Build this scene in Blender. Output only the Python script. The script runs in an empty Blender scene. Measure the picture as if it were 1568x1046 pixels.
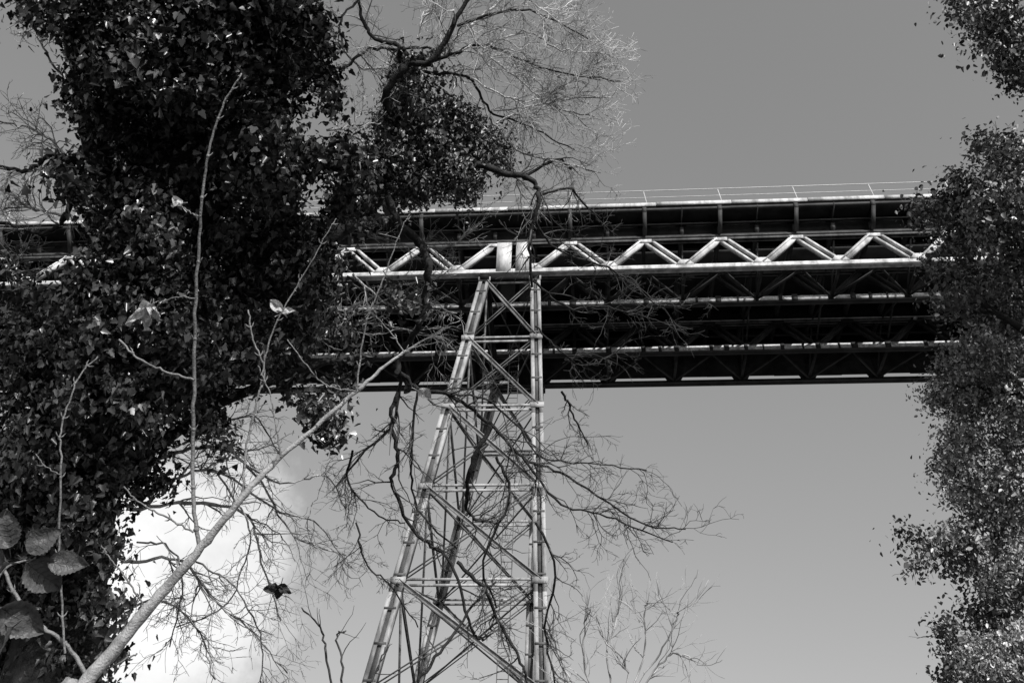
import bpy, math, numpy as np
from mathutils import Vector, Matrix
rng = np.random.default_rng(7)
scene = bpy.context.scene
# ---------------------------------------------------------------- camera
F = 1524.0; TH = math.radians(38); RO = math.radians(2.2)
CAM = np.array([0, 0, 1.6])
r0 = np.array([1, 0, 0.]); u0 = np.array([0, -math.sin(TH), math.cos(TH)]); f0 = np.array([0, math.cos(TH), math.sin(TH)])
R_ = r0*math.cos(RO)+u0*math.sin(RO); U_ = -r0*math.sin(RO)+u0*math.cos(RO)
cd = bpy.data.cameras.new("camera"); cam = bpy.data.objects.new("camera", cd)
scene.collection.objects.link(cam); scene.camera = cam
cd.sensor_width = 36; cd.lens = 35; cd.clip_end = 5000; cd.clip_start = 0.05
M = Matrix.Identity(4)
for i in range(3):
    M[i][0] = R_[i]; M[i][1] = U_[i]; M[i][2] = -f0[i]; M[i][3] = CAM[i]
cam.matrix_world = M
def ray(u, v):
    d = f0 + R_*((u-784)/F) + U_*((523-v)/F)
    return d/np.linalg.norm(d)
def P(u, v, dist): return CAM + ray(u, v)*dist
def hit(u, v, p0, n):
    d = ray(u, v); return CAM + d*(np.dot(p0-CAM, n)/np.dot(d, n))
def nz(a): return a/(np.linalg.norm(a)+1e-9)

# ---------------------------------------------------------------- materials
def mat(name, base, rough=0.6, nscale=3.0, dark=0.6, bump=0.0, bscale=40.0, spec=0.4, shade=False, transl=0.0, streak=None, det=5):
    m = bpy.data.materials.new(name); m.use_nodes = True
    nt = m.node_tree; N = nt.nodes; L = nt.links
    b = N["Principled BSDF"]; b.inputs["Roughness"].default_value = rough
    b.inputs["Specular IOR Level"].default_value = spec
    tc = N.new("ShaderNodeTexCoord"); vec = tc.outputs["Object"]
    if streak:
        mp = N.new("ShaderNodeMapping"); L.new(vec, mp.inputs[0]); mp.inputs["Scale"].default_value = streak; vec = mp.outputs[0]
    no = N.new("ShaderNodeTexNoise"); no.inputs["Scale"].default_value = nscale; no.inputs["Detail"].default_value = det; no.inputs["Roughness"].default_value = 0.65
    L.new(vec, no.inputs["Vector"])
    cr = N.new("ShaderNodeValToRGB"); cr.color_ramp.elements[0].position = 0.36; cr.color_ramp.elements[1].position = 0.6
    c0 = base*dark
    cr.color_ramp.elements[0].color = (c0, c0, c0, 1); cr.color_ramp.elements[1].color = (base, base, base, 1)
    L.new(no.outputs["Fac"], cr.inputs[0]); out = cr.outputs[0]
    if shade:
        at = N.new("ShaderNodeAttribute"); at.attribute_name = "shade"
        mx = N.new("ShaderNodeMix"); mx.data_type = 'RGBA'; mx.blend_type = 'MULTIPLY'; mx.inputs[0].default_value = 1
        L.new(out, mx.inputs[6]); L.new(at.outputs["Fac"], mx.inputs[7]); out = mx.outputs[2]
    L.new(out, b.inputs["Base Color"])
    if bump > 0:
        n2 = N.new("ShaderNodeTexNoise"); n2.inputs["Scale"].default_value = bscale; n2.inputs["Detail"].default_value = 4
        L.new(vec, n2.inputs["Vector"])
        bp = N.new("ShaderNodeBump"); bp.inputs["Strength"].default_value = bump; bp.inputs["Distance"].default_value = 0.02
        L.new(n2.outputs["Fac"], bp.inputs["Height"]); L.new(bp.outputs[0], b.inputs["Normal"])
    if transl > 0:
        tr = N.new("ShaderNodeBsdfTranslucent"); L.new(out, tr.inputs[0])
        ms = N.new("ShaderNodeMixShader"); ms.inputs[0].default_value = transl
        L.new(b.outputs[0], ms.inputs[1]); L.new(tr.outputs[0], ms.inputs[2]); L.new(ms.outputs[0], N["Material Output"].inputs[0])
    return m
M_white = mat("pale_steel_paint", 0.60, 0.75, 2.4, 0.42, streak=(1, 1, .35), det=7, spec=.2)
M_inner = mat("pale_chord_paint", 0.62, 0.7, 5, 0.4)  # pale colour holds the sunlit strip on the otherwise darkened inner trusses
M_dark = mat("dark_shaded_steel", 0.018, 0.8, 1.5, 0.5, spec=.1, det=2)  # near-black base puts the deck underside's shade into the colour
M_grey = mat("shaded_grey_steel", 0.06, 0.7, 1.5, 0.5, spec=.2, det=2)  # base darkened to paint under-deck shade onto bracing and brackets
M_far = mat("shaded_truss_steel", 0.04, 0.7, 1.5, 0.5, spec=.2, det=2)  # rear trusses darkened in colour so they read as shaded
M_pier = mat("pier_steel_paint", 0.38, 0.75, 2.5, 0.32, streak=(1, 1, .3), det=8, spec=.2)
M_pier2 = mat("pier_steel_grey", 0.12, 0.7, 2.5, 0.4, streak=(1, 1, .3), spec=.2)
M_stone = mat("granite_block", 0.3, 0.8, 2, 0.6, 0.4, 10)
M_rail = mat("galvanised_rail", 0.6, 0.4, 4, 0.8, det=2)
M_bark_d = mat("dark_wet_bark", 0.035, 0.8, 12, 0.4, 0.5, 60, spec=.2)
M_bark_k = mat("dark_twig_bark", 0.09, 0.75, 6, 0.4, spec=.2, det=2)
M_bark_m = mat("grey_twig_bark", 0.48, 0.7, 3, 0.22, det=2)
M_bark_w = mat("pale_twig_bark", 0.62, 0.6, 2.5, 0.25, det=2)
M_bark_l = mat("pale_sapling_bark", 0.33, 0.55, 30, 0.5, 0.35, 190)
M_bark_s = mat("sapling_shoot_bark", 0.19, 0.5, 14, 0.45, 0.3, 160)
M_ivy = mat("ivy_leaf", 0.066, 0.32, 1.0, 0.3, spec=0.7, shade=True, det=2)
M_ivy2 = mat("ivy_leaf_young", 0.16, 0.4, 2.0, 0.45, spec=0.6, shade=True, det=2)
M_ever = mat("evergreen_leaf", 0.32, 0.4, 1.0, 0.45, spec=0.6, shade=True, det=2)
M_grass = mat("grass_turf", 0.05, 0.9, 0.6, 0.6, 0.5, 8)

# ---------------------------------------------------------------- mesh helpers
def mesh_obj(name, V, faces, material, parent=None, smooth=False, shade=None):
    me = bpy.data.meshes.new(name)
    V = np.asarray(V, dtype=np.float32)
    if isinstance(faces, tuple):
        li, cnt = faces
    else:
        cnt = np.array([len(f) for f in faces], dtype=np.int32)
        li = np.concatenate([np.asarray(f, dtype=np.int32) for f in faces])
    me.vertices.add(len(V)); me.vertices.foreach_set("co", V.ravel())
    me.loops.add(len(li)); me.loops.foreach_set("vertex_index", li.astype(np.int32))
    me.polygons.add(len(cnt)); st = np.concatenate([[0], np.cumsum(cnt)[:-1]]).astype(np.int32)
    me.polygons.foreach_set("loop_start", st)
    me.update(calc_edges=True)
    if smooth: me.polygons.foreach_set("use_smooth", np.ones(len(cnt), dtype=bool))
    if shade is not None:
        a = me.attributes.new("shade", 'FLOAT', 'FACE'); a.data.foreach_set("value", shade.astype(np.float32))
    me.materials.append(material); me.validate()
    ob = bpy.data.objects.new(name, me); scene.collection.objects.link(ob)
    if parent: ob.parent = parent
    return ob
def empty(name):
    e = bpy.data.objects.new(name, None); scene.collection.objects.link(e); return e
class Buf:
    def __init__(s): s.V = []; s.F = []; s.n = 0
    def beam(s, a, b, w, h, up=(0, 0, 1)):
        a = np.array(a, float); b = np.array(b, float); d = nz(b-a); up = np.array(up, float)
        side = nz(np.cross(d, up)); u = np.cross(side, d)
        for p in (a, b):
            for sx, sy in ((-1, -1), (1, -1), (1, 1), (-1, 1)):
                s.V.append(p+side*sx*w/2+u*sy*h/2)
        n = s.n
        for f in ((0, 1, 2, 3), (7, 6, 5, 4), (0, 4, 5, 1), (1, 5, 6, 2), (2, 6, 7, 3), (3, 7, 4, 0)): s.F.append([n+i for i in f])
        s.n += 8
    def poly(s, pts, thick):
        pts = [np.array(p, float) for p in pts]; t = np.array(thick, float); k = len(pts); n = s.n
        for p in pts: s.V.append(p-t/2)
        for p in pts: s.V.append(p+t/2)
        s.F.append([n+i for i in range(k)][::-1]); s.F.append([n+k+i for i in range(k)])
        for i in range(k): j = (i+1) % k; s.F.append([n+i, n+j, n+k+j, n+k+i])
        s.n += 2*k
    def tube(s, pts, rad, sides=5):
        pts = np.array(pts, float); m = len(pts)
        if m < 2: return
        T = np.gradient(pts, axis=0); T /= (np.linalg.norm(T, axis=1)[:, None]+1e-9)
        ref = np.array([0.3, 0.2, 0.93])
        if abs(np.dot(nz(T.mean(0)), ref)) > 0.9: ref = np.array([0.9, 0.4, 0.1])
        A = np.cross(T, ref); A /= (np.linalg.norm(A, axis=1)[:, None]+1e-9); B = np.cross(T, A)
        an = np.arange(sides)*2*math.pi/sides
        rad = np.asarray(rad)
        ring = pts[:, None, :]+rad[:, None, None]*(A[:, None, :]*np.cos(an)[None, :, None]+B[:, None, :]*np.sin(an)[None, :, None])
        s.V.extend(ring.reshape(-1, 3)); n = s.n
        for i in range(m-1):
            for j in range(sides):
                k = (j+1) % sides
                s.F.append([n+i*sides+j, n+i*sides+k, n+(i+1)*sides+k, n+(i+1)*sides+j])
        s.F.append([n+(m-1)*sides+j for j in range(sides)])
        s.n += m*sides
    def obj(s, name, material, parent=None, smooth=False): return mesh_obj(name, s.V, s.F, material, parent, smooth)

# ---------------------------------------------------------------- ground
gv = []; gf = []
G = 60; xs = np.sign(np.linspace(-1, 1, G))*np.abs(np.linspace(-1, 1, G))**3*1500
for j, y in enumerate(xs):
    for i, x in enumerate(xs):
        d = math.hypot(x, y-20)
        z = 0.25*math.sin(x*.11)*math.cos(y*.09)*min(1, d/20)+max(0, d-150)*0.03
        gv.append((x, y, z-0.05))
for j in range(G-1):
    for i in range(G-1): gf.append([j*G+i, j*G+i+1, (j+1)*G+i+1, (j+1)*G+i])
mesh_obj("ground", gv, gf, M_grass, smooth=True)

# ---------------------------------------------------------------- viaduct
PSI = math.radians(5.5)
bx = np.array([math.cos(PSI), -math.sin(PSI), 0]); bn = np.array([math.sin(PSI), math.cos(PSI), 0]); Z = np.array([0, 0, 1.])
O = hit(786, 420, np.array([0, 0, 31.6]), Z); O[2] = 0
def B(x, n, z): return O+bx*x+bn*n+Z*z
via = empty("railway_viaduct")
TR = [0.0, 2.4, 6.1, 8.7]; ZB = 31.6; ZT = 33.5; ZD = 34.6
S = 27.2; LEN = 81.6
AP = []; hp = (S-1.8)/15
for x0 in (-81.6, -54.4, -27.2, 0, 27.2, 54.4): AP += [x0+0.9+hp*(2*k+1) for k in range(0, 7)]
spans = [-81.6, -54.4, -27.2, 0, 27.2, 54.4]
near = Buf(); far = Buf(); chord = Buf(); topc = Buf(); inner = Buf()
for ti, n in enumerate(TR):
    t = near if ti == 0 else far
    if ti == 0:
        chord.beam(B(-LEN, n, ZB), B(LEN, n, ZB), 0.34, 0.05)
        chord.beam(B(-LEN, n-0.1, ZB+0.13), B(LEN, n-0.1, ZB+0.13), 0.03, 0.2)
        chord.beam(B(-LEN, n+0.1, ZB+0.13), B(LEN, n+0.1, ZB+0.13), 0.03, 0.2)
    elif ti < 3:
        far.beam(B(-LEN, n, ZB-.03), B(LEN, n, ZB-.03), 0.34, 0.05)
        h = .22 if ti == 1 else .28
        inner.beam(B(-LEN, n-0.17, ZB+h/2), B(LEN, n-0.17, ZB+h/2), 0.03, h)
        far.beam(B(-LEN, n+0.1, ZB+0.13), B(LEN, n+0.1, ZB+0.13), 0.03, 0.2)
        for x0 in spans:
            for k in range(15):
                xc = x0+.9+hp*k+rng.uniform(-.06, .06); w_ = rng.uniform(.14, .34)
                far.beam(B(xc-w_/2, n-.20, ZB+.13), B(xc+w_/2, n-.20, ZB+.13), .02, .34)  # added dark plates imitate shadow gaps, dashing the sunlit chord
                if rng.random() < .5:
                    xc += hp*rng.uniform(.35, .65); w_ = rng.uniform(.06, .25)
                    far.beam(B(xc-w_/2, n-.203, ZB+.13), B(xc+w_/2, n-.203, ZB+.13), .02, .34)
    else:
        far.beam(B(-LEN, n, ZB+.02), B(LEN, n, ZB+.02), 0.34, 0.16)
        for x0 in spans:
            for k in range(15):
                a, b = x0+.9+hp*k, x0+.9+hp*(k+1); lo = ZB+.42+rng.uniform(-.06, .03)
                if k % 2 == 0: far.poly([B(a-.02, n, ZB+.1), B(a+.3, n, ZB+.1), B(a+.45, n, lo), B(b, n, lo), B(b, n, ZD), B(a-.02, n, ZD)], bn*.03)
                else: far.poly([B(a, n, lo), B(b-.45, n, lo), B(b-.3, n, ZB+.1), B(b+.02, n, ZB+.1), B(b+.02, n, ZD), B(a, n, ZD)], bn*.03)
                far.beam(B(a, n-.08, ZB+.1), B(a, n-.08, ZT), .1, .1)
            far.beam(B(x0-.9, n, (ZB+ZD)/2), B(x0+.9, n, (ZB+ZD)/2), .06, ZD-ZB)
        continue
    topc.beam(B(-LEN, n, ZT-0.02), B(LEN, n, ZT-0.02), 0.36, 0.05)
    topc.beam(B(-LEN, n-0.1, ZT-0.12), B(LEN, n-0.1, ZT-0.12), 0.03, 0.14)
    topc.beam(B(-LEN, n+0.1, ZT-0.12), B(LEN, n+0.1, ZT-0.12), 0.03, 0.14)
    for x0 in spans:
        xx = [x0+0.9+hp*k for k in range(16)]
        for k in range(15):
            a, b = xx[k], xx[k+1]
            if k % 2 == 0:
                t.beam(B(a+.08, n, ZB+.2), B(b-.08, n, ZT-.15), 0.20, 0.30, up=bx)
                t.beam(B(a+.02, n-.12, ZB+.25), B(b-.14, n-.12, ZT-.12), 0.04, 0.08, up=bx)
            else:
                dv = nz(np.cross(nz(B(b, n, ZB)-B(a, n, ZT)), bn))
                for sgn in (-1, 1):
                    t.beam(B(a+.1, n, ZT-.15)+dv*.15*sgn, B(b-.1, n, ZB+.2)+dv*.15*sgn, 0.2, 0.11, up=dv)
        for k in range(16):
            x = xx[k]
            if k % 2 == 0: t.poly([B(x-.42, n-.125, ZB+.2), B(x+.42, n-.125, ZB+.2), B(x+.2, n-.125, ZB+.5), B(x-.2, n-.125, ZB+.5)], bn*.02)
            else: t.poly([B(x-.30, n-.125, ZT-.3), B(x+.30, n-.125, ZT-.3), B(x+.30, n-.125, ZT-.1), B(x-.30, n-.125, ZT-.1)], bn*.02)
    for xp in (-54.4, -27.2, 0, 27.2, 54.4):
        for sgn in (-1, 1):
            t.poly([B(xp+sgn*.10, n-.13, ZB+.03), B(xp+sgn*.78, n-.13, ZB+.03), B(xp+sgn*.78, n-.13, ZT+.0), B(xp+sgn*.10, n-.13, ZT+.0)], bn*.03)
            t.beam(B(xp+sgn*.80, n-.17, ZB+.02), B(xp+sgn*.80, n-.17, ZT+.02), 0.07, 0.12)
            t.beam(B(xp+sgn*.10, n-.17, ZB+.02), B(xp+sgn*.10, n-.17, ZT+.02), 0.06, 0.12)
near.obj("near_truss_web", M_white, via); far.obj("inner_truss_webs", M_far, via); chord.obj("bottom_chord", M_white, via); topc.obj("top_chords", M_pier2, via)  # top chords greyed to stand for the deck's shadow on them
inner.obj("inner_bottom_chords", M_inner, via)
tg = Buf()
for (na, nb) in ((0, 2.4), (6.1, 8.7)):
    for x0 in spans:
        for k in range(16):
            x = x0+0.9+hp*k
            if k % 2 == 0:
                tg.beam(B(x, na+.18, ZB+.1), B(x, nb-.22, ZB+.1), 0.12, 0.12)
                tg.beam(B(x, na+.18, ZB+.15), B(x, nb-.22, ZT-.2), 0.07, 0.07)
                tg.beam(B(x, na+.18, ZT-.2), B(x, nb-.22, ZB+.19), 0.07, 0.07)
            if k < 15:
                if k % 2: tg.beam(B(x, na+.18, ZB+.02), B(x+hp, nb-.22, ZB+.02), 0.1, 0.06)
                else: tg.beam(B(x, nb-.22, ZB+.02), B(x+hp, na+.18, ZB+.02), 0.1, 0.06)
for x0 in spans:
    for k in range(16):
        x = x0+0.9+hp*k
        tg.beam(B(x, -.2, ZT+.4), B(x, 9.5, ZT+.4), 0.16, 0.34)
        if k % 2 == 0: tg.beam(B(x, 2.6, ZB+.5), B(x, 5.85, ZT-.1), 0.08, 0.08); tg.beam(B(x, 2.6, ZT-.1), B(x, 5.85, ZB+.5), 0.08, 0.08)
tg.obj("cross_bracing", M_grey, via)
dk = Buf(); fg = Buf(); br = Buf()
for (a, b) in ((-1.0, 1.68), (2.12, 9.5)):  # gap between the strips added so sun reaches the third truss chord
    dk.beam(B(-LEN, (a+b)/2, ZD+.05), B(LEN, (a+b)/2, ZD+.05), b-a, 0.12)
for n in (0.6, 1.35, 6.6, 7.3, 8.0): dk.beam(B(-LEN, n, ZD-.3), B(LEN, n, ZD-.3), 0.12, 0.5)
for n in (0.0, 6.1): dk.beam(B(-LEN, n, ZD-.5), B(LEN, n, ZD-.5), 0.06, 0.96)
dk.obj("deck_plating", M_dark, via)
x = -LEN
while x < LEN:
    L1 = 3.36; j = rng.uniform(-.012, .012)
    fg.beam(B(x+.01, -1.06+j, ZD+.1), B(x+L1, -1.06+j, ZD+.1+rng.uniform(-.012, .012)), 0.05, 0.2)
    x += 3.39
fg.beam(B(-LEN, 9.56, ZD+.1), B(LEN, 9.56, ZD+.1), 0.05, 0.22)
fg.obj("deck_kerb", M_white, via)
br.beam(B(-LEN, -.94, ZD-.12), B(LEN, -.94, ZD-.12), 0.08, 0.14)
br.beam(B(-LEN, -.36, ZD-.5), B(LEN, -.36, ZD-.5), 0.05, 0.05)
br.beam(B(-LEN, -.10, ZT+.06), B(LEN, -.10, ZT+.06), 0.10, 0.07)
for x in AP:
    br.poly([B(x, -1.0, ZD-.02), B(x, -1.0, ZD-.3), B(x, -.25, ZT+.02), B(x, -.04, ZT+.02), B(x, -.04, ZD-.02)], bx*.05)
    br.poly([B(x-.09, -1.02, ZD-.02), B(x+.09, -1.02, ZD-.02), B(x+.09, -1.02, ZD-.32), B(x-.09, -1.02, ZD-.32)], bn*.02)
    br.beam(B(x, -1.02, ZD-.3), B(x, -.27, ZT+.0), 0.18, 0.03, up=bn)
    br.poly([B(x+hp, -1.0, ZD-.02), B(x+hp, -1.0, ZD-.2), B(x+hp, -.04, ZD-.6), B(x+hp, -.04, ZD-.02)], bx*.04)
    br.beam(B(x+hp, -.06, ZD-.1), B(x+hp, -.06, ZT), .09, .06)
    for q in (-1, 1): br.beam(B(x+q*hp*.5-.6, -.045, ZD-.35), B(x+q*hp*.5+.6, -.045, ZD-.35), 0.03, 0.06)
br.obj("cantilever_brackets", M_grey, via)
rl = Buf()
for nn in (-1.0, 9.5):
    for zz, th in ((ZD+.6, .018), (ZD+1.05, .022)): rl.tube([B(-LEN, nn, zz), B(0, nn, zz), B(LEN, nn, zz)], [th, th, th], 6)
    for x in AP:
        rl.beam(B(x, nn, ZD), B(x, nn, ZD+1.2), 0.05, 0.07); rl.beam(B(x+.16, nn, ZD), B(x+.02, nn, ZD+1.0), 0.02, 0.03)
rl.obj("handrail", M_rail, via)

# piers
TZ = 31.25
def pier(x0, name):
    pb = Buf(); p2 = Buf(); pd = Buf(); pn = Buf()
    plane_n = nz(np.cross(bx, B(0, 0, TZ)-B(0, -2.6, 0)))
    def loc(p): q = p-O; return np.array([np.dot(q, bx), np.dot(q, bn), q[2]])
    lt = loc(hit(739, 445, B(0, 0, TZ), plane_n)); lb = loc(hit(567, 1046, B(0, 0, TZ), plane_n))
    rt = loc(hit(820, 442, B(0, 0, TZ), plane_n)); rb = loc(hit(830, 1046, B(0, 0, TZ), plane_n))
    def leg(side, far, z):
        a, b = (lt, lb) if side < 0 else (rt, rb)
        t = (z-a[2])/(b[2]-a[2]); x = a[0]+(b[0]-a[0])*t; n = a[1]+(b[1]-a[1])*t
        if far: n = 8.5-n; x -= .25+.8*min(1, (TZ-z)/15)
        return B(x0+x, n, z)
    lv = [0.3, 4.4, 8.4, 12.3, 16.2, 20.1, 23.9, 27.6, TZ-.1]
    for side in (-1, 1):
        for far in (0, 1):
            zs = np.linspace(TZ, .3, 9)
            for q in range(8):
                a, b = leg(side, far, zs[q]), leg(side, far, zs[q+1])
                for s in (-1, 1):
                    pb.beam(a+bx*s*.15, b+bx*s*.15, 0.11, 0.34, up=bn)
                    pb.beam(a+bx*s*.155-bn*.19, b+bx*s*.155-bn*.19, 0.15, 0.025, up=bn)
                p2.beam(a-bn*.08, b-bn*.08, 0.2, 0.05, up=bn)
            z = 1.2
            while z < TZ-.5:
                p = leg(side, far, z); p2.beam(p-bn*.212+Z*.04, p-bn*.212-Z*.04, 0.42, 0.015, up=bn); z += 1.27
            b = leg(side, far, .3); pn.beam(b-Z*.9, b+Z*.02, 1.5, 1.5)
    for i, z in enumerate(lv[1:]):
        for far in (0, 1):
            l, r = leg(-1, far, z), leg(1, far, z)
            for s in (-1, 1): pb.beam(l+Z*s*.11-bn*.05, r+Z*s*.11-bn*.05, 0.09, 0.05, up=bn)
            for q in (l, r): pb.beam(q-bn*.225-bx*.27, q-bn*.225+bx*.27, .24, .02, up=bn)
        for side in (-1, 1):
            n_, f_ = leg(side, 0, z), leg(side, 1, z)
            for s in (-1, 1): p2.beam(n_+Z*s*.10+bn*.2, f_+Z*s*.10-bn*.2, 0.07, 0.06, up=Z)
        p2.beam(leg(-1, 0, z)+Z*.03, leg(1, 1, z)+Z*.03, .05, .05); p2.beam(leg(1, 0, z)-Z*.05, leg(-1, 1, z)-Z*.05, .05, .05)
    for i in range(len(lv)-1):
        z0, z1 = lv[i], lv[i+1]
        for far in (0, 1):
            a, b = leg(-1, far, z1)-bn*.16, leg(1, far, z0)-bn*.16; dv = nz(np.cross(nz(b-a), bn))
            pb.beam(a, b, 0.12 if far else 0.15, 0.03, up=bn); pb.beam(a+dv*.07-bn*.05, b+dv*.07-bn*.05, 0.03, 0.09, up=bn)
            a, b = leg(-1, far, z0)-bn*.08, leg(1, far, z1)-bn*.08; dv = nz(np.cross(nz(b-a), bn))
            for s in (-1, 1): p2.beam(a+dv*.06*s, b+dv*.06*s, 0.04, 0.04, up=bn)
        for side in (-1, 1):
            a0, a1 = leg(side, 0, z0), leg(side, 0, z1); c0, c1 = leg(side, 1, z0), leg(side, 1, z1)
            p2.beam(a0, c1, 0.05, 0.10, up=bx); pb.beam(a1+bx*.08, c0+bx*.08, 0.04, 0.09, up=bx)
    for side in (-1, 1):
        a, b = leg(side, 0, TZ), leg(side, 1, TZ)
        pd.beam(a-bn*.35, b+bn*.35, 0.4, 0.30)
        for n in TR:
            c = a+bn*n+Z*.2; pd.beam(c-Z*.06, c+Z*.14, .3, .4)
    for far, nn in ((0, -.18), (1, .1)): pd.beam(leg(-1, far, TZ)+bn*nn-bx*.3-Z*.02, leg(1, far, TZ)+bn*nn+bx*.3-Z*.02, .12, .26)
    la, lb_ = B(x0-.2, 4.0, .3), B(x0-.2, 4.0, TZ-.3)
    for s in (-1, 1): p2.beam(la+bx*s*.22, lb_+bx*s*.22, .03, .04, up=bn)
    z = .6
    while z < TZ-.4: p2.beam(B(x0-.42, 4, z), B(x0+.02, 4, z), .025, .025); z += .3
    pb.obj(name+"_lattice", M_pier, via); p2.obj(name+"_bracing", M_pier2, via); pd.obj(name+"_cap", M_dark, via); pn.obj(name+"_plinths", M_stone, via)
for i, x0 in enumerate((0, -27.2, 27.2)): pier(x0, "pier_%d" % i)

# ---------------------------------------------------------------- leaves
def half(pts):
    pts = np.array(pts, float); k = len(pts)
    V = [(0, 0, 0), (0, 1, 0)]
    for x, y in pts: V.append((x, y, .22*x*x+.1*x-0.12*y*y))
    for x, y in pts: V.append((-x, y, .22*x*x+.1*x-0.12*y*y))
    V[1] = (0, 1, -.12)
    fa = [0]+[2+i for i in range(k)]+[1]; fb = [1]+[2+k+i for i in range(k)][::-1]+[0]
    return np.array(V, float), [fa, fb]
IVY = half([(.26, -.10), (.46, .2), (.3, .36), (.24, .62)])
OVAL = half([(.22, .12), (.34, .42), (.2, .78)])
def leaves(name, C, Nn, Tip, size, tmpl, material, parent, shade):
    V0, F0 = tmpl; N = len(C)
    Nn /= np.linalg.norm(Nn, axis=1)[:, None]
    Tip = Tip-Nn*np.sum(Tip*Nn, axis=1)[:, None]; Tip /= (np.linalg.norm(Tip, axis=1)[:, None]+1e-9)
    X = np.cross(Tip, Nn)
    W = rng.uniform(.65, 1.25, N); Cu = rng.uniform(-1, 4.0, N)
    V = C[:, None, :]+size[:, None, None]*(V0[None, :, 0:1]*W[:, None, None]*X[:, None, :]+(V0[None, :, 1:2]-.4)*Tip[:, None, :]+V0[None, :, 2:3]*Cu[:, None, None]*Nn[:, None, :])
    k = len(V0); base = np.array(F0[0]+F0[1]); li = (np.arange(N)[:, None]*k+base[None, :]).ravel()
    cnt = np.tile([len(F0[0]), len(F0[1])], N)
    return mesh_obj(name, V.reshape(-1, 3), (li, cnt), material, parent, shade=np.repeat(shade, 2))
def foliage(name, blobs, dist, depth, dens, lsize, tmpl, material, parent, cl=28, sig=.085, ddist=0.6, lo=.25, hi=2.2, stray=.12, smax=1.38):
    Cs = []; Ns = []; Sh = []
    for bl in blobs:
        u, v, ru, rv = bl[:4]; dd = dist+(bl[4] if len(bl) > 4 and bl[4] else rng.uniform(-ddist, ddist)); dm = bl[5] if len(bl) > 5 else 1
        m = dd/F; c = P(u, v, dd); nl = int(math.pi*ru*rv*dens*dm); nc = max(3, nl//cl)
        d = ray(u, v); dr = max(.25, min(depth, (ru+rv)*.5*m*1.2))
        q = rng.normal(size=(nc, 3)); q /= np.linalg.norm(q, axis=1)[:, None]; q *= rng.uniform(.15, 1.0, nc)[:, None]**.5
        q *= np.where(rng.random(nc) < stray, rng.uniform(1.05, smax, nc), .97)[:, None]
        cc = c+q[:, :1]*ru*m*.92*R_+q[:, 1:2]*rv*m*.92*U_+q[:, 2:3]*dr*d
        sg = sig*rng.uniform(.45, 1.7, nc)
        for i in range(nc):
            k = int(cl*rng.uniform(.4, 1.6)); o = rng.normal(size=(k, 3))*sg[i]
            ax_ = nz(rng.normal(size=3)+np.array([0, 0, -.8])); o += np.outer(rng.normal(size=k)*sg[i]*.9, ax_)
            Cs.append(cc[i]+o)
            out = nz(cc[i]-c)
            Ns.append(out*.45+np.array([0, -.1, .5])+nz(rng.normal(size=3))*.7+o/sg[i]*.3+rng.normal(size=(k, 3))*.5)
            Sh.append(np.full(k, lo*(hi/lo)**rng.random())*rng.uniform(.45, 1.7, k))
    C = np.concatenate(Cs); Nn = np.concatenate(Ns); N = len(C); Sh = np.concatenate(Sh)
    Tip = np.array([0, 0, -1.])+rng.normal(size=(N, 3))*.6+Nn*.3
    return leaves(name, C, Nn, Tip, lsize*rng.uniform(.4, 1.4, N), tmpl, material, parent, Sh)

# ---------------------------------------------------------------- branches
def spline(pts, sub=6):
    pts = [np.array(p, float) for p in pts]
    if len(pts) == 2: pts = [pts[0], (pts[0]+pts[1])/2, pts[1]]
    p = [2*pts[0]-pts[1]]+pts+[2*pts[-1]-pts[-2]]; out = []
    for i in range(1, len(p)-2):
        for k in range(sub):
            t = k/sub
            out.append(.5*((2*p[i])+(-p[i-1]+p[i+1])*t+(2*p[i-1]-5*p[i]+4*p[i+1]-p[i+2])*t*t+(-p[i-1]+3*p[i]-3*p[i+1]+p[i+2])*t**3))
    out.append(p[-2]); return np.array(out)
def grow(buf, p, d, L, ra, rb, lvl, wig=.22, grav=0.0, kids=5):
    n = max(4, int(L/.08)); pts = [p]; d = nz(d); ds = [d]
    for i in range(n):
        d = nz(d+rng.normal(size=3)*wig+np.array([0, 0, grav])); p = p+d*L/n; pts.append(p); ds.append(d)
    buf.tube(pts, np.linspace(ra, rb, n+1), 3 if ra < .006 else 5)
    if lvl > 0:
        for k in range(kids):
            t = rng.uniform(.1, .97); i = int(t*n); s = nz(np.cross(ds[i], rng.normal(size=3)))
            an = math.radians(rng.uniform(25, 60)); dd = ds[i]*math.cos(an)+s*math.sin(an)
            grow(buf, pts[i], dd, L*rng.uniform(.3, .65)*(1.15-.5*t), max(.0022, (ra+(rb-ra)*t)*.65), max(.0016, rb*.8), lvl-1, wig, grav, max(2, kids-1))
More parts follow.
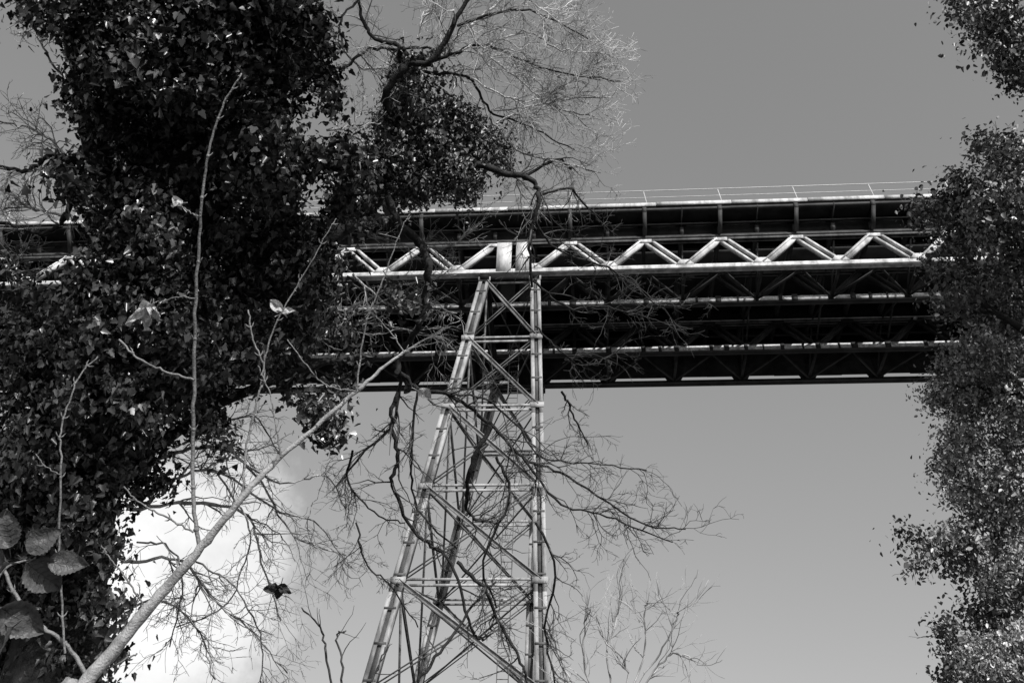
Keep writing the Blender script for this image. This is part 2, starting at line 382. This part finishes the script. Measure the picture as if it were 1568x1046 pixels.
def limb(buf, pts, dist, w0, w1, kids=8, clen=110, lvl=2, wig=.2, grav=0.0, d2=None, start=.1, kk=4, spread=1.0, sides=7, tw=None):
    tw = tw or buf
    n = len(pts); d2 = dist if d2 is None else d2
    m = dist/F
    W = [P(u, v, dist+(d2-dist)*i/(n-1)+rng.uniform(-.12, .12)*(0 < i < n-1)) for i, (u, v) in enumerate(pts)]
    S_ = spline(W, 7); k = len(S_)
    S_[1:-1] += rng.normal(size=(k-2, 3))*1.2*m
    rad = np.linspace(w0, w1, k)*m*.5
    rad *= (1+rng.normal(size=k)*.07)
    buf.tube(S_, rad, sides)
    for j in range(kids):
        t = rng.uniform(start, 1); i = min(k-2, int(t*(k-1))); T = nz(S_[i+1]-S_[i]); s = nz(np.cross(T, rng.normal(size=3)))
        an = math.radians(rng.uniform(20, 60)); dd = T*math.cos(an)+s*math.sin(an)*spread
        ra = max(.0035, min(rad[i]*.6, .009))
        grow(tw, S_[i], dd, clen*m*rng.uniform(.5, 1.2), ra, .0022, lvl-1, wig, grav, kk)
    return S_
ivyt = empty("ivy_covered_tree")
tk = Buf(); wt = Buf(); kt = Buf(); mt_ = Buf()
base = P(60, 1100, 9.2); base_g = np.array([base[0]-.2, base[1]-.3, -.1])
trk = spline([base_g, base, P(100, 850, 9.4), P(165, 600, 9.4), P(250, 350, 9.4), P(300, 120, 9.5), P(330, -120, 9.7), P(360, -420, 10)], 8)
tk.tube(trk, np.linspace(.42, .18, len(trk)), 12)
for pts, a, b in ([(210, 560), (330, 480), (450, 400), (560, 320), (600, 250), (630, 150)], 50, 14), ([(250, 380), (380, 250), (430, 120), (450, -60)], 50, 20), \
      ([(590, 300), (612, 345), (645, 375), (656, 410), (652, 450), (640, 500), (615, 540), (606, 575)], 15, 8), ([(200, 400), (150, 250), (120, 100), (90, 0)], 40, 14), ([(150, 760), (300, 640), (480, 560), (600, 545)], 20, 7):
    limb(tk, pts, 9.4, a, b, kids=0, sides=10, d2=9.6)
limb(tk, [(590, 300), (562, 260), (590, 190), (592, 140), (625, 100), (660, 95), (700, 30), (730, -30)], 9.6, 16, 6, kids=5, clen=120, lvl=3, tw=wt)
limb(tk, [(650, 90), (625, 98), (612, 85), (618, 75)], 9.6, 14, 8, kids=0)
limb(tk, [(690, 235), (760, 262), (812, 275), (826, 305), (812, 360), (815, 440)], 9.6, 12, 4, kids=7, clen=90, lvl=3, tw=kt)
for pts, w0, w1, kn, cl in [
    ([(640, 110), (610, 70), (575, 60), (555, 30), (548, -30)], 8, 4, 9, 90),
    ([(650, 100), (690, 85), (740, 70), (790, 90), (850, 110), (950, 125)], 6, 2, 19, 120),
    ([(650, 110), (720, 120), (750, 170), (800, 190), (880, 230)], 5, 2, 18, 120),
    ([(700, 40), (760, 20), (820, 20), (900, 60)], 5, 2, 17, 110),
    ([(660, 95), (700, 60), (745, 20), (800, -20)], 4, 3, 13, 120),
    ([(640, 60), (650, 20), (680, -30)], 4, 3, 10, 90),
    ([(720, 120), (780, 150), (830, 150), (930, 90)], 3, 2, 17, 110),
    ([(750, 180), (790, 230), (860, 250), (920, 265)], 3, 2, 12, 90),
    ([(740, 75), (800, 50), (860, 75), (935, 85)], 3, 2, 17, 100),
    ([(520, 110), (560, 80), (620, 75), (680, 75)], 5, 4, 8, 80),
    ([(550, 0), (520, 40), (545, 100), (600, 105)], 4, 3, 6, 70),
    ([(730, 0), (790, -10), (850, 30), (880, 60)], 3, 2, 14, 100),
    ([(700, 60), (780, 110), (840, 160), (910, 180)], 3, 2, 16, 100),
    ([(760, 190), (820, 160), (880, 150), (940, 150)], 3, 2, 12, 90),
    ([(735, 200), (780, 250), (800, 300), (830, 310)], 3, 2, 10, 80),
    ]:
    limb(tk if w0 > 4 else wt, pts, 9.8, w0, w1, kids=kn, clen=cl, lvl=3, grav=-.015, d2=10.2, tw=wt, kk=5, wig=.28)
for pts, w0, w1, kn, cl in [
    ([(760, 262), (800, 270), (850, 245), (875, 260)], 7, 3, 5, 60),
    ([(826, 300), (870, 290), (910, 330), (925, 350)], 4, 2, 7, 70),
    ([(815, 330), (850, 380), (930, 410), (985, 450), (1055, 515)], 4, 2, 14, 90),
    ([(815, 430), (870, 470), (930, 470), (1000, 490)], 4, 2, 12, 90),
    ([(820, 500), (860, 540), (900, 560), (960, 530)], 3, 2, 10, 80),
    ([(600, 545), (612, 590), (600, 650), (560, 690), (515, 745)], 7, 3, 10, 80),
    ([(610, 600), (598, 640), (610, 700), (600, 745), (640, 820), (690, 860), (720, 960), (740, 980)], 7, 4, 14, 90),
    ([(600, 560), (640, 595), (690, 605), (750, 650), (800, 700), (870, 730), (980, 800), (1050, 810)], 8, 2, 22, 120),
    ([(690, 605), (740, 610), (790, 650), (830, 700), (900, 710), (990, 720)], 4, 2, 19, 110),
    ([(750, 650), (720, 720), (715, 780), (740, 800)], 8, 4, 10, 80),
    ([(800, 700), (860, 770), (930, 790), (1030, 830)], 4, 2, 19, 100),
    ([(700, 860), (740, 900), (770, 960), (800, 1020), (810, 1060)], 6, 4, 13, 90),
    ([(820, 800), (850, 870), (835, 960), (850, 1050)], 4, 3, 12, 80),
    ([(640, 595), (630, 700), (640, 780), (700, 840)], 4, 3, 12, 70),
    ([(540, 690), (535, 740), (580, 790), (620, 800)], 4, 2, 10, 70),
    ([(545, 800), (560, 860), (600, 900), (640, 960)], 3, 2, 9, 70),
    ([(860, 600), (880, 640), (900, 680)], 4, 2, 6, 60),
    ([(640, 1040), (680, 990), (730, 920), (760, 890)], 5, 3, 8, 60),
    ([(760, 700), (780, 760), (740, 860), (760, 930)], 5, 3, 12, 80),
    ]:
    limb(tk, pts, 9.7, w0, w1, kids=kn, clen=cl, lvl=3, grav=-.04, d2=10.1, tw=kt, wig=.28)
for pts, w0, w1, kn, cl in [
    ([(180, 730), (280, 690), (350, 690), (400, 740), (450, 820), (530, 850)], 6, 2, 17, 120),
    ([(200, 780), (300, 770), (380, 790), (400, 860), (430, 950)], 6, 2, 17, 110),
    ([(200, 860), (280, 860), (330, 920), (380, 960), (440, 1030)], 5, 2, 16, 110),
    ([(250, 740), (330, 720), (420, 780), (480, 800), (540, 870)], 4, 2, 16, 110),
    ([(150, 950), (240, 920), (300, 960), (330, 1040)], 4, 2, 12, 90),
    ([(280, 680), (340, 650), (390, 640), (430, 700)], 4, 2, 11, 80),
    ([(330, 720), (380, 800), (375, 860), (340, 930), (270, 960)], 3, 2, 11, 90),
    ([(210, 830), (260, 840), (280, 900), (260, 990)], 3, 2, 11, 80),
    ([(360, 700), (430, 740), (500, 730), (530, 780)], 3, 2, 11, 80),
    ([(300, 860), (360, 900), (400, 980), (400, 1050)], 3, 2, 11, 80),
    ([(260, 760), (300, 700), (340, 680), (380, 690)], 3, 2, 11, 80),
    ]:
    limb(mt_, pts, 9.6, w0, w1, kids=kn, clen=cl, lvl=3, grav=-.05, d2=10.4, wig=.28)
for pts, w0, w1, kn, cl in [
    ([(170, 230), (110, 245), (75, 240), (40, 262), (-10, 255)], 10, 5, 8, 90),
    ([(170, 300), (112, 290), (102, 330), (65, 357), (-10, 338)], 10, 5, 8, 80)]:
    limb(tk, pts, 9.5, w0, w1, kids=kn, clen=cl, lvl=3, tw=mt_)
for pts, w0, w1, kn, cl in [
    ([(110, 245), (70, 210), (40, 195), (-10, 185)], 4, 2, 14, 90),
    ([(100, 330), (50, 320), (20, 300), (-20, 280)], 4, 2, 14, 80),
    ([(150, 140), (90, 110), (60, 60), (50, 40)], 4, 2, 6, 70),
    ([(500, 200), (540, 190), (560, 160)], 4, 2, 8, 60),
    ([(480, 480), (540, 470), (600, 440), (700, 420)], 4, 2, 16, 80),
    ([(420, 560), (520, 500), (600, 500), (680, 520)], 4, 2, 16, 80),
    ([(520, 340), (600, 370), (680, 380), (720, 350)], 4, 2, 14, 80),
    ([(540, 420), (600, 470), (640, 460), (700, 480)], 4, 2, 14, 70),
    ([(0, 420), (40, 400), (90, 400)], 4, 2, 8, 60),
    ]:
    limb(mt_, pts, 9.5, w0, w1, kids=kn, clen=cl, lvl=3, grav=-.01, d2=9.9, wig=.28)
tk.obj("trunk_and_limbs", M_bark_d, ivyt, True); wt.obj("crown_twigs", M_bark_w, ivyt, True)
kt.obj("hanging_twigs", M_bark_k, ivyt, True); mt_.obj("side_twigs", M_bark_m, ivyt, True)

LB = [(270, -60, 230, 110), (65, 18, 42, 24), (130, 50, 30, 34), (165, 105, 44, 44), (260, 90, 140, 115), (400, 60, 100, 110), (480, 60, 34, 46), (500, 120, 24, 30), (510, 160, 14, 20),
      (140, 175, 38, 40), (240, 250, 120, 105), (400, 240, 84, 110), (485, 240, 20, 26), (540, 245, 42, 28), (118, 275, 34, 36), (210, 380, 88, 110),
      (330, 400, 110, 120), (440, 400, 66, 84), (525, 310, 36, 34), (505, 400, 26, 30, 0, .6), (490, 455, 30, 26, 0, .5), (445, 520, 60, 56, 0, .7), (485, 640, 34, 26, 0, .7), (508, 668, 20, 18), (460, 610, 24, 16, 0, .6),
      (140, 490, 96, 90), (22, 450, 30, 60, 0, .5), (60, 550, 66, 66), (250, 520, 130, 90), (360, 530, 76, 60), (150, 630, 145, 86), (318, 600, 34, 24), (300, 645, 22, 26), (335, 640, 14, 20),
      (75, 720, 140, 90), (190, 705, 62, 46), (60, 820, 120, 90), (150, 840, 46, 40, 0, .6), (55, 930, 100, 90), (165, 920, 30, 36, 0, .4), (45, 1040, 105, 90), (125, 1010, 40, 40, 0, .5), (180, 985, 22, 20, 0, .4),
      (240, 735, 28, 20, 0, .6), (215, 770, 20, 16, 0, .5), (345, 690, 16, 14), (520, 590, 20, 26, 0, .6), (570, 330, 26, 20, 0, .5), (530, 500, 24, 30, 0, .35), (600, 445, 28, 12, 0, .25), (640, 465, 18, 12, 0, .5),
      (560, 540, 20, 14, 0, .3), (95, 120, 14, 12, 0, .5), (85, 265, 12, 12, 0, .5)]
LC = [(615, 125, 26, 26), (604, 160, 24, 30), (650, 175, 50, 36), (700, 190, 40, 36), (730, 225, 44, 40), (690, 250, 56, 44), (635, 240, 60, 50), (645, 292, 50, 20), (715, 288, 34, 22), (580, 245, 24, 40), (585, 195, 16, 24), (628, 96, 24, 12), (657, 90, 18, 9), (762, 228, 20, 22, 0, .5), (765, 262, 16, 12, 0, .5),
      (560, 275, 34, 26), (592, 302, 24, 18), (665, 125, 12, 16, 0, .6)]
foliage("ivy_leaves", LB, 9.2, .9, .205, .055, IVY, M_ivy, ivyt, sig=.06, cl=26)
foliage("ivy_leaves_on_limb", LC, 9.8, .5, .40, .038, IVY, M_ivy2, ivyt, sig=.05, ddist=.2, lo=.3, hi=1.6, stray=.16, smax=1.5)

# ---------------------------------------------------------------- right-hand tree
rt_ = empty("evergreen_tree"); rb_ = Buf()
D2 = 12.5
b1 = P(1760, 1100, D2); rtr = spline([np.array([b1[0], b1[1], -.1]), b1, P(1720, 800, D2), P(1700, 500, D2), P(1690, 200, D2), P(1680, -100, D2)], 7)
rb_.tube(rtr, np.linspace(.32, .1, len(rtr)), 10)
for pts in ([(1710, 900), (1600, 860), (1480, 850), (1400, 840)], [(1700, 700), (1600, 620), (1480, 590)], [(1700, 500), (1600, 400), (1480, 330), (1410, 325)],
            [(1700, 450), (1600, 330), (1520, 250)], [(1690, 200), (1620, 100), (1540, 60), (1480, 20)], [(1720, 1050), (1600, 1000), (1480, 990)], [(1710, 650), (1560, 500), (1440, 450)]):
    limb(rb_, pts, D2, 16, 4, kids=8, clen=70, lvl=2)
rb_.obj("trunk_and_limbs", M_bark_d, rt_, True)
RB1 = [(1520, 25, 48, 40), (1560, 80, 40, 42), (1565, 125, 20, 20), (1475, 8, 24, 22), (1500, 70, 18, 16), (1540, 245, 52, 32), (1500, 225, 20, 14), (1480, 290, 40, 34), (1410, 325, 26, 16), (1450, 320, 20, 20), (1550, 340, 76, 76), (1470, 370, 34, 44), (1430, 400, 18, 16),
      (1452, 460, 26, 30), (1530, 460, 62, 50), (1600, 300, 80, 100), (1430, 835, 34, 20, 0, .6), (1385, 822, 18, 12, 0, .7), (1400, 868, 20, 14, 0, .7), (1480, 850, 36, 40), (1450, 965, 24, 20, 0, .7), (1465, 1000, 26, 20, 0, .7), (1465, 1035, 28, 22), (1510, 940, 38, 32)]
RB2 = [(1500, 540, 42, 32), (1490, 600, 56, 44), (1435, 605, 26, 22), (1570, 600, 60, 90), (1475, 680, 40, 40), (1560, 740, 66, 76), (1485, 750, 36, 34), (1450, 720, 18, 20), (1560, 880, 62, 62), (1540, 1020, 70, 52), (1510, 820, 44, 40), (1540, 500, 36, 36), (1450, 560, 16, 14)]
foliage("evergreen_leaves", RB1, D2, .9, .3, .052, OVAL, M_ever, rt_, sig=.072, cl=24, ddist=.5, lo=.15, hi=1.0)
foliage("sunlit_evergreen_leaves", RB2, D2, .8, .42, .044, OVAL, M_ever, rt_, sig=.075, cl=24, ddist=.4, lo=.3, hi=1.6)  # brighter leaf tints put the sunlit look into the colour

# ---------------------------------------------------------------- unseen tree added behind the viewpoint to cast dappled shade on the ivy
wtree = empty("added_shade_tree"); wb = Buf()
tr0 = spline([(3.2, -6.0, -.1), (3.0, -5.8, 4), (2.6, -5.3, 9), (1.6, -4.6, 13), (1.2, -4.3, 16)], 6); wb.tube(tr0, np.linspace(.3, .06, len(tr0)), 9)
wc = []
for k in range(18):
    a = rng.uniform(0, 6.28); p = tr0[int(rng.uniform(.62, .98)*(len(tr0)-1))]; e = np.array([.9, -4.1, 13.0])+np.array([math.cos(a)*rng.uniform(.3, 2.1), math.sin(a)*rng.uniform(.3, 2.0), rng.uniform(-2.8, 2.8)])
    wb.tube(spline([p, (p+e)/2+rng.normal(size=3)*.15, e], 5), np.linspace(.05, .012, 11), 5); wc.append(e)
wb.obj("trunk_and_limbs", M_bark_d, wtree, True)
C = np.concatenate([e+rng.normal(size=(240, 3))*.33 for e in wc]); n_ = len(C)
leaves("leaves", C, rng.normal(size=(n_, 3))*.5+np.array([0, 0, .8]), rng.normal(size=(n_, 3))+np.array([0, 0, -.6]), rng.uniform(.07, .13, n_), OVAL, M_ivy, wtree, rng.uniform(.8, 1.6, n_))

# ---------------------------------------------------------------- bare shrubs beyond
sh = Buf()
bs = P(940, 1180, 11.5); g0 = np.array([bs[0], bs[1], -.1])
sh.tube(spline([g0, bs, P(945, 1100, 11.5)], 8), np.linspace(.06, .03, 17), 7)
for pts, w0, w1, kn in [([(945, 1100), (930, 1000), (948, 930), (950, 885)], 3, 2, 11), ([(945, 1100), (985, 1010), (988, 940), (992, 920)], 3, 2, 11), ([(945, 1110), (1000, 1030), (1030, 1000), (1060, 1010)], 3, 2, 10),
                        ([(945, 1110), (900, 1040), (895, 960), (905, 930)], 3, 2, 10), ([(945, 1110), (880, 1050), (850, 990), (835, 940)], 3, 2, 9), ([(950, 1080), (1010, 1000), (1035, 950), (1040, 935)], 3, 2, 8),
                        ([(945, 1110), (960, 1020), (925, 980), (915, 940)], 3, 2, 8)]:
    limb(sh, pts, 11.5, w0, w1, kids=kn, clen=80, lvl=2, grav=.03, start=.3)
sh.obj("bare_shrub", M_bark_m, None, True)
s2 = Buf(); bs = P(520, 1180, 10.5); g0 = np.array([bs[0], bs[1], -.1])
s2.tube(spline([g0, bs, P(515, 1100, 10.5)], 8), np.linspace(.03, .012, 17), 7)
for pts in ([(515, 1100), (500, 1000), (490, 960), (462, 930)], [(515, 1100), (525, 1020), (515, 975), (530, 965)], [(515, 1110), (570, 1040), (590, 990)]):
    limb(s2, pts, 10.5, 4, 2, kids=3, clen=50, lvl=1, start=.4)
s2.obj("bare_shrub.001", M_bark_k, None, True)

# ---------------------------------------------------------------- foreground sapling
sp = empty("leaning_sapling"); sb = Buf(); D3 = 2.6
pb_ = P(120, 1062, D3); S0 = spline([np.array([pb_[0]-.45, pb_[1]-.15, -.05]), P(20, 1200, D3), pb_, P(215, 945, D3), P(300, 848, D3), P(372, 760, D3), P(430, 700, D3+.05), P(545, 600, D3+.1), P(610, 545, D3+.15), P(690, 500, D3+.2)], 9)
rr = np.interp(np.linspace(0, 1, len(S0)), [0, .2, .33, .45, .6, .8, 1], [.023, .018, .0145, .0105, .008, .005, .0016])
rr = rr*(1+.06*np.sin(np.arange(len(S0))*1.7)+rng.normal(size=len(S0))*.03)
S0[3:] += rng.normal(size=(len(S0)-3, 3))*.0015
sb.tube(S0, rr, 12); sb.obj("main_stem", M_bark_l, sp, True)
sb = Buf()
def shoot(pts, w0, w1, d=D3, buds=5):
    w0 *= .72; w1 *= .8
    W = [P(u, v, d+.02*i) for i, (u, v) in enumerate(pts)]; S_ = spline(W, 8); k = len(S_); m = d/F
    S_[1:-1] += rng.normal(size=(k-2, 3))*.0012
    rad = np.linspace(w0, w1, k)*m*.5; sb.tube(S_, rad, 8)
    for j in range(buds):
        i = int((j+.6)/buds*(k-2)); T = nz(S_[i+1]-S_[i]); s = nz(np.cross(T, ray(*pts[0])+rng.normal(size=3)*.3)); q = S_[i]
        sb.tube([q-T*.004, q, q+T*.004], [rad[i], rad[i]*1.5, rad[i]], 8)
        for sg in (-1, 1):
            if rng.random() < .7: sb.tube([q, q+s*sg*.007+T*.005, q+s*sg*.011+T*.013], [.0014, .0018, .0004], 5)
shoot([(305, 842), (296, 760), (296, 640), (300, 480), (308, 330), (318, 240), (340, 165), (370, 113)], 9, 3, buds=9)
shoot([(372, 760), (375, 700), (392, 620), (405, 570), (388, 520), (380, 475)], 5, 3)
shoot([(430, 700), (424, 660), (412, 600), (395, 560)], 4, 2, buds=3)
shoot([(400, 575), (420, 500), (460, 430), (500, 360), (515, 335)], 4, 1.5, buds=5)
shoot([(545, 600), (560, 500), (590, 420), (615, 350), (630, 330)], 4, 1.5, buds=5)
shoot([(610, 545), (640, 530), (700, 520)], 3, 1.5, buds=2)
shoot([(545, 600), (500, 590), (470, 560), (440, 520)], 4, 2, buds=3)
shoot([(620, 540), (590, 500), (560, 470)], 3, 1.5, buds=2)
shoot([(298, 582), (250, 568), (210, 548), (182, 520)], 5, 4, buds=2)
shoot([(300, 458), (275, 455), (250, 462), (232, 480)], 3, 2, buds=0)
shoot([(308, 332), (295, 328), (278, 316)], 3, 2, buds=0)
shoot([(296, 815), (250, 790), (215, 770), (190, 745)], 4, 3, buds=2)
shoot([(135, 1040), (105, 990), (55, 950), (20, 905), (5, 865)], 9, 6, buds=2)
shoot([(100, 1000), (92, 850), (93, 700), (95, 650), (120, 580), (150, 546)], 4.5, 2.5, buds=7)
shoot([(150, 1030), (190, 1010), (210, 1000)], 4, 3, buds=1)
shoot([(225, 935), (190, 880), (165, 850), (155, 835)], 4, 2, buds=2)
shoot([(215, 945), (270, 870), (240, 820)], 3, 1.5, buds=1)
shoot([(95, 728), (70, 715), (55, 695)], 2.5, 1.5, buds=1)
sb.obj("shoots", M_bark_s, sp, True)

def blade(name, c, tip, nrm, L_, w, curl, crumple, material, parent, seed):
    g = np.random.default_rng(seed); nx, ny = 13, 22; V = []; Fc = []; tip = nz(tip); nrm = nz(nrm-tip*np.dot(nrm, tip)); X = np.cross(tip, nrm)
    ph = g.uniform(0, 6, 4)
    for j in range(ny):
        t = j/(ny-1); hw = w*.5*(math.sin(math.pi*min(1, t**.75))**.8)*(1.0+(.07 if j % 2 else -.05)); hw = max(hw, .0008)
        for i in range(nx):
            s = (i/(nx-1)*2-1); a = abs(s)
            z = curl*(t*t)*L_*-1+.22*w*a*a+.018*w*math.sin((t*9-a*2.5)*3.0)*(a)+crumple*w*(math.sin(s*3+ph[0]+t*5)*.3+math.sin(t*8+ph[1]-s*4)*.2)
            V.append(c+X*(s*hw)+tip*(t*L_)+nrm*z)
    for j in range(ny-1):
        for i in range(nx-1): Fc.append([j*nx+i, j*nx+i+1, (j+1)*nx+i+1, (j+1)*nx+i])
    b = Buf(); b.V = V; b.F = Fc; b.n = len(V)
    mid = [V[j*nx+nx//2]+nrm*-.0004 for j in range(ny)]; b.tube(mid, np.linspace(.0012, .0004, ny), 5)
    for j in range(3, ny-4, 3):
        for sd in (-1, 1):
            q = [V[min(ny-1, j+k//2)*nx+nx//2+sd*k] for k in (0, 2, 4, 5)]; b.tube(q, [.0007, .0006, .0004, .0002], 4)
    st = [c-tip*.02-nrm*.004, c]; b.tube(st, [.0009, .0011], 5)
    return b.obj(name, material, parent, True)
M_bl = mat("bramble_leaf", 0.12, 0.4, 40, 0.6, 0.3, 120, transl=.25)
M_dead = mat("withered_leaf", 0.65, 0.6, 60, 0.6, 0.5, 150, transl=.2)
M_dead2 = mat("withered_dark_leaf", 0.06, 0.6, 60, 0.6, 0.5, 150, transl=.2)
def pv(du, dv, dd): return R_*du-U_*dv+f0*dd
brm = empty("bramble_spray")
for i, (u, v, du, dv, L_, w, dd) in enumerate([(14, 838, -.1, -1, 52, 42, 0), (45, 845, .8, -.6, 50, 36, .2), (40, 860, .4, .5, 62, 48, .3), (75, 862, 1, .05, 52, 34, .1), (15, 862, -.9, .1, 60, 45, .2),
                                             (0, 930, .5, .4, 66, 50, .2), (20, 960, -.6, .6, 60, 46, .1)]):
    m = 2.2/F; blade("leaf_%d" % i, P(u, v, 2.2), pv(du, dv, dd), -f0+U_*.5+R_*rng.uniform(-.5, .5), L_*m, w*m, .15, .12, M_bl, brm, i)
bt = Buf(); bt.tube(spline([P(-60, 1100, 2.2), P(-20, 960, 2.2), P(0, 880, 2.2), P(40, 858, 2.2), P(78, 862, 2.2)], 6), np.linspace(.004, .0015, 25), 6)
q = P(-60, 1100, 2.2); bt.tube(spline([np.array([q[0]-.2, q[1], -.05]), q-Z*.6, q], 6), np.linspace(.006, .004, 13), 6)
bt.obj("stalk", M_bark_s, brm, True)
for i, (u, v, du, dv, L_, w, mt) in enumerate([(232, 466, -.9, .55, 52, 20, M_dead), (228, 470, -.2, .8, 36, 24, M_dead), (236, 470, .15, .9, 24, 14, M_dead), (278, 316, -.5, -.5, 20, 14, M_dead), (275, 312, -.9, .2, 14, 10, M_dead),
                                            (428, 900, -.9, .1, 26, 16, M_dead2), (425, 898, .9, .4, 22, 14, M_dead2), (430, 896, -.3, .9, 24, 14, M_dead2),
                                            (640, 598, .8, .5, 26, 18, M_dead), (632, 590, -.6, .5, 20, 14, M_dead2), (432, 478, -.7, -.7, 28, 16, M_dead), (432, 480, .6, -.2, 20, 12, M_dead)]):
    dd = 2.66; m = dd/F; blade("withered_leaf_%d" % i, P(u, v, dd), pv(du, dv, .15), -f0+U_*.7+R_*rng.uniform(-.6, .6), L_*m, w*m, .2, .5, mt, sp, 50+i)

# ---------------------------------------------------------------- light
SE = math.radians(31.9); SA = math.radians(160)
Sd = Vector((math.sin(SA)*math.cos(SE), math.cos(SA)*math.cos(SE), math.sin(SE)))
sl = bpy.data.lights.new("sun", 'SUN'); sl.energy = 4.8; sl.angle = math.radians(.5); sl.color = (1, .99, .985)
so = bpy.data.objects.new("sun", sl); so.rotation_euler = Sd.to_track_quat('Z', 'Y').to_euler(); scene.collection.objects.link(so)
w = bpy.data.worlds.new("World"); scene.world = w; w.use_nodes = True; nt = w.node_tree; N = nt.nodes; L = nt.links
bg = N["Background"]; bg.inputs[1].default_value = 0.1
sky = N.new("ShaderNodeTexSky"); sky.sky_type = 'NISHITA'; sky.sun_disc = False; sky.sun_elevation = SE; sky.sun_rotation = SA
sep = N.new("ShaderNodeSeparateColor"); L.new(sky.outputs[0], sep.inputs[0])
tc = N.new("ShaderNodeTexCoord")
cdir = ray(235, 870)
vs = N.new("ShaderNodeVectorMath"); vs.operation = 'SUBTRACT'; L.new(tc.outputs["Generated"], vs.inputs[0]); vs.inputs[1].default_value = tuple(cdir)
ln = N.new("ShaderNodeVectorMath"); ln.operation = 'LENGTH'; L.new(vs.outputs[0], ln.inputs[0])
no = N.new("ShaderNodeTexNoise"); no.inputs["Scale"].default_value = 9; no.inputs["Detail"].default_value = 9; no.inputs["Roughness"].default_value = .6; L.new(tc.outputs["Generated"], no.inputs["Vector"])
def math_(op, a, b=None, c=None):
    n = N.new("ShaderNodeMath"); n.operation = op
    for i, q in enumerate((a, b, c)):
        if q is None: continue
        if isinstance(q, (int, float)): n.inputs[i].default_value = q
        else: L.new(q, n.inputs[i])
    return n.outputs[0]
dd = math_('ADD', ln.outputs["Value"], math_('MULTIPLY', math_('SUBTRACT', no.outputs["Fac"], .5), .30))
mr = N.new("ShaderNodeMapRange"); mr.interpolation_type = 'SMOOTHSTEP'; L.new(dd, mr.inputs[0]); mr.inputs[1].default_value = .165; mr.inputs[2].default_value = .06; mr.inputs[3].default_value = 0; mr.inputs[4].default_value = 1
base_ = math_('MULTIPLY', math_('POWER', math_('MULTIPLY', sep.outputs[0], 4.4), .66), 1.22)
cl = math_('ADD', base_, math_('MULTIPLY', mr.outputs[0], math_('MULTIPLY_ADD', no.outputs["Fac"], 8.0, 1.2)))
cc = N.new("ShaderNodeCombineColor")
for i in range(3): L.new(cl, cc.inputs[i])
L.new(cc.outputs[0], bg.inputs[0])
scene.view_settings.view_transform = 'Standard'; scene.view_settings.look = 'None'; scene.view_settings.exposure = 0
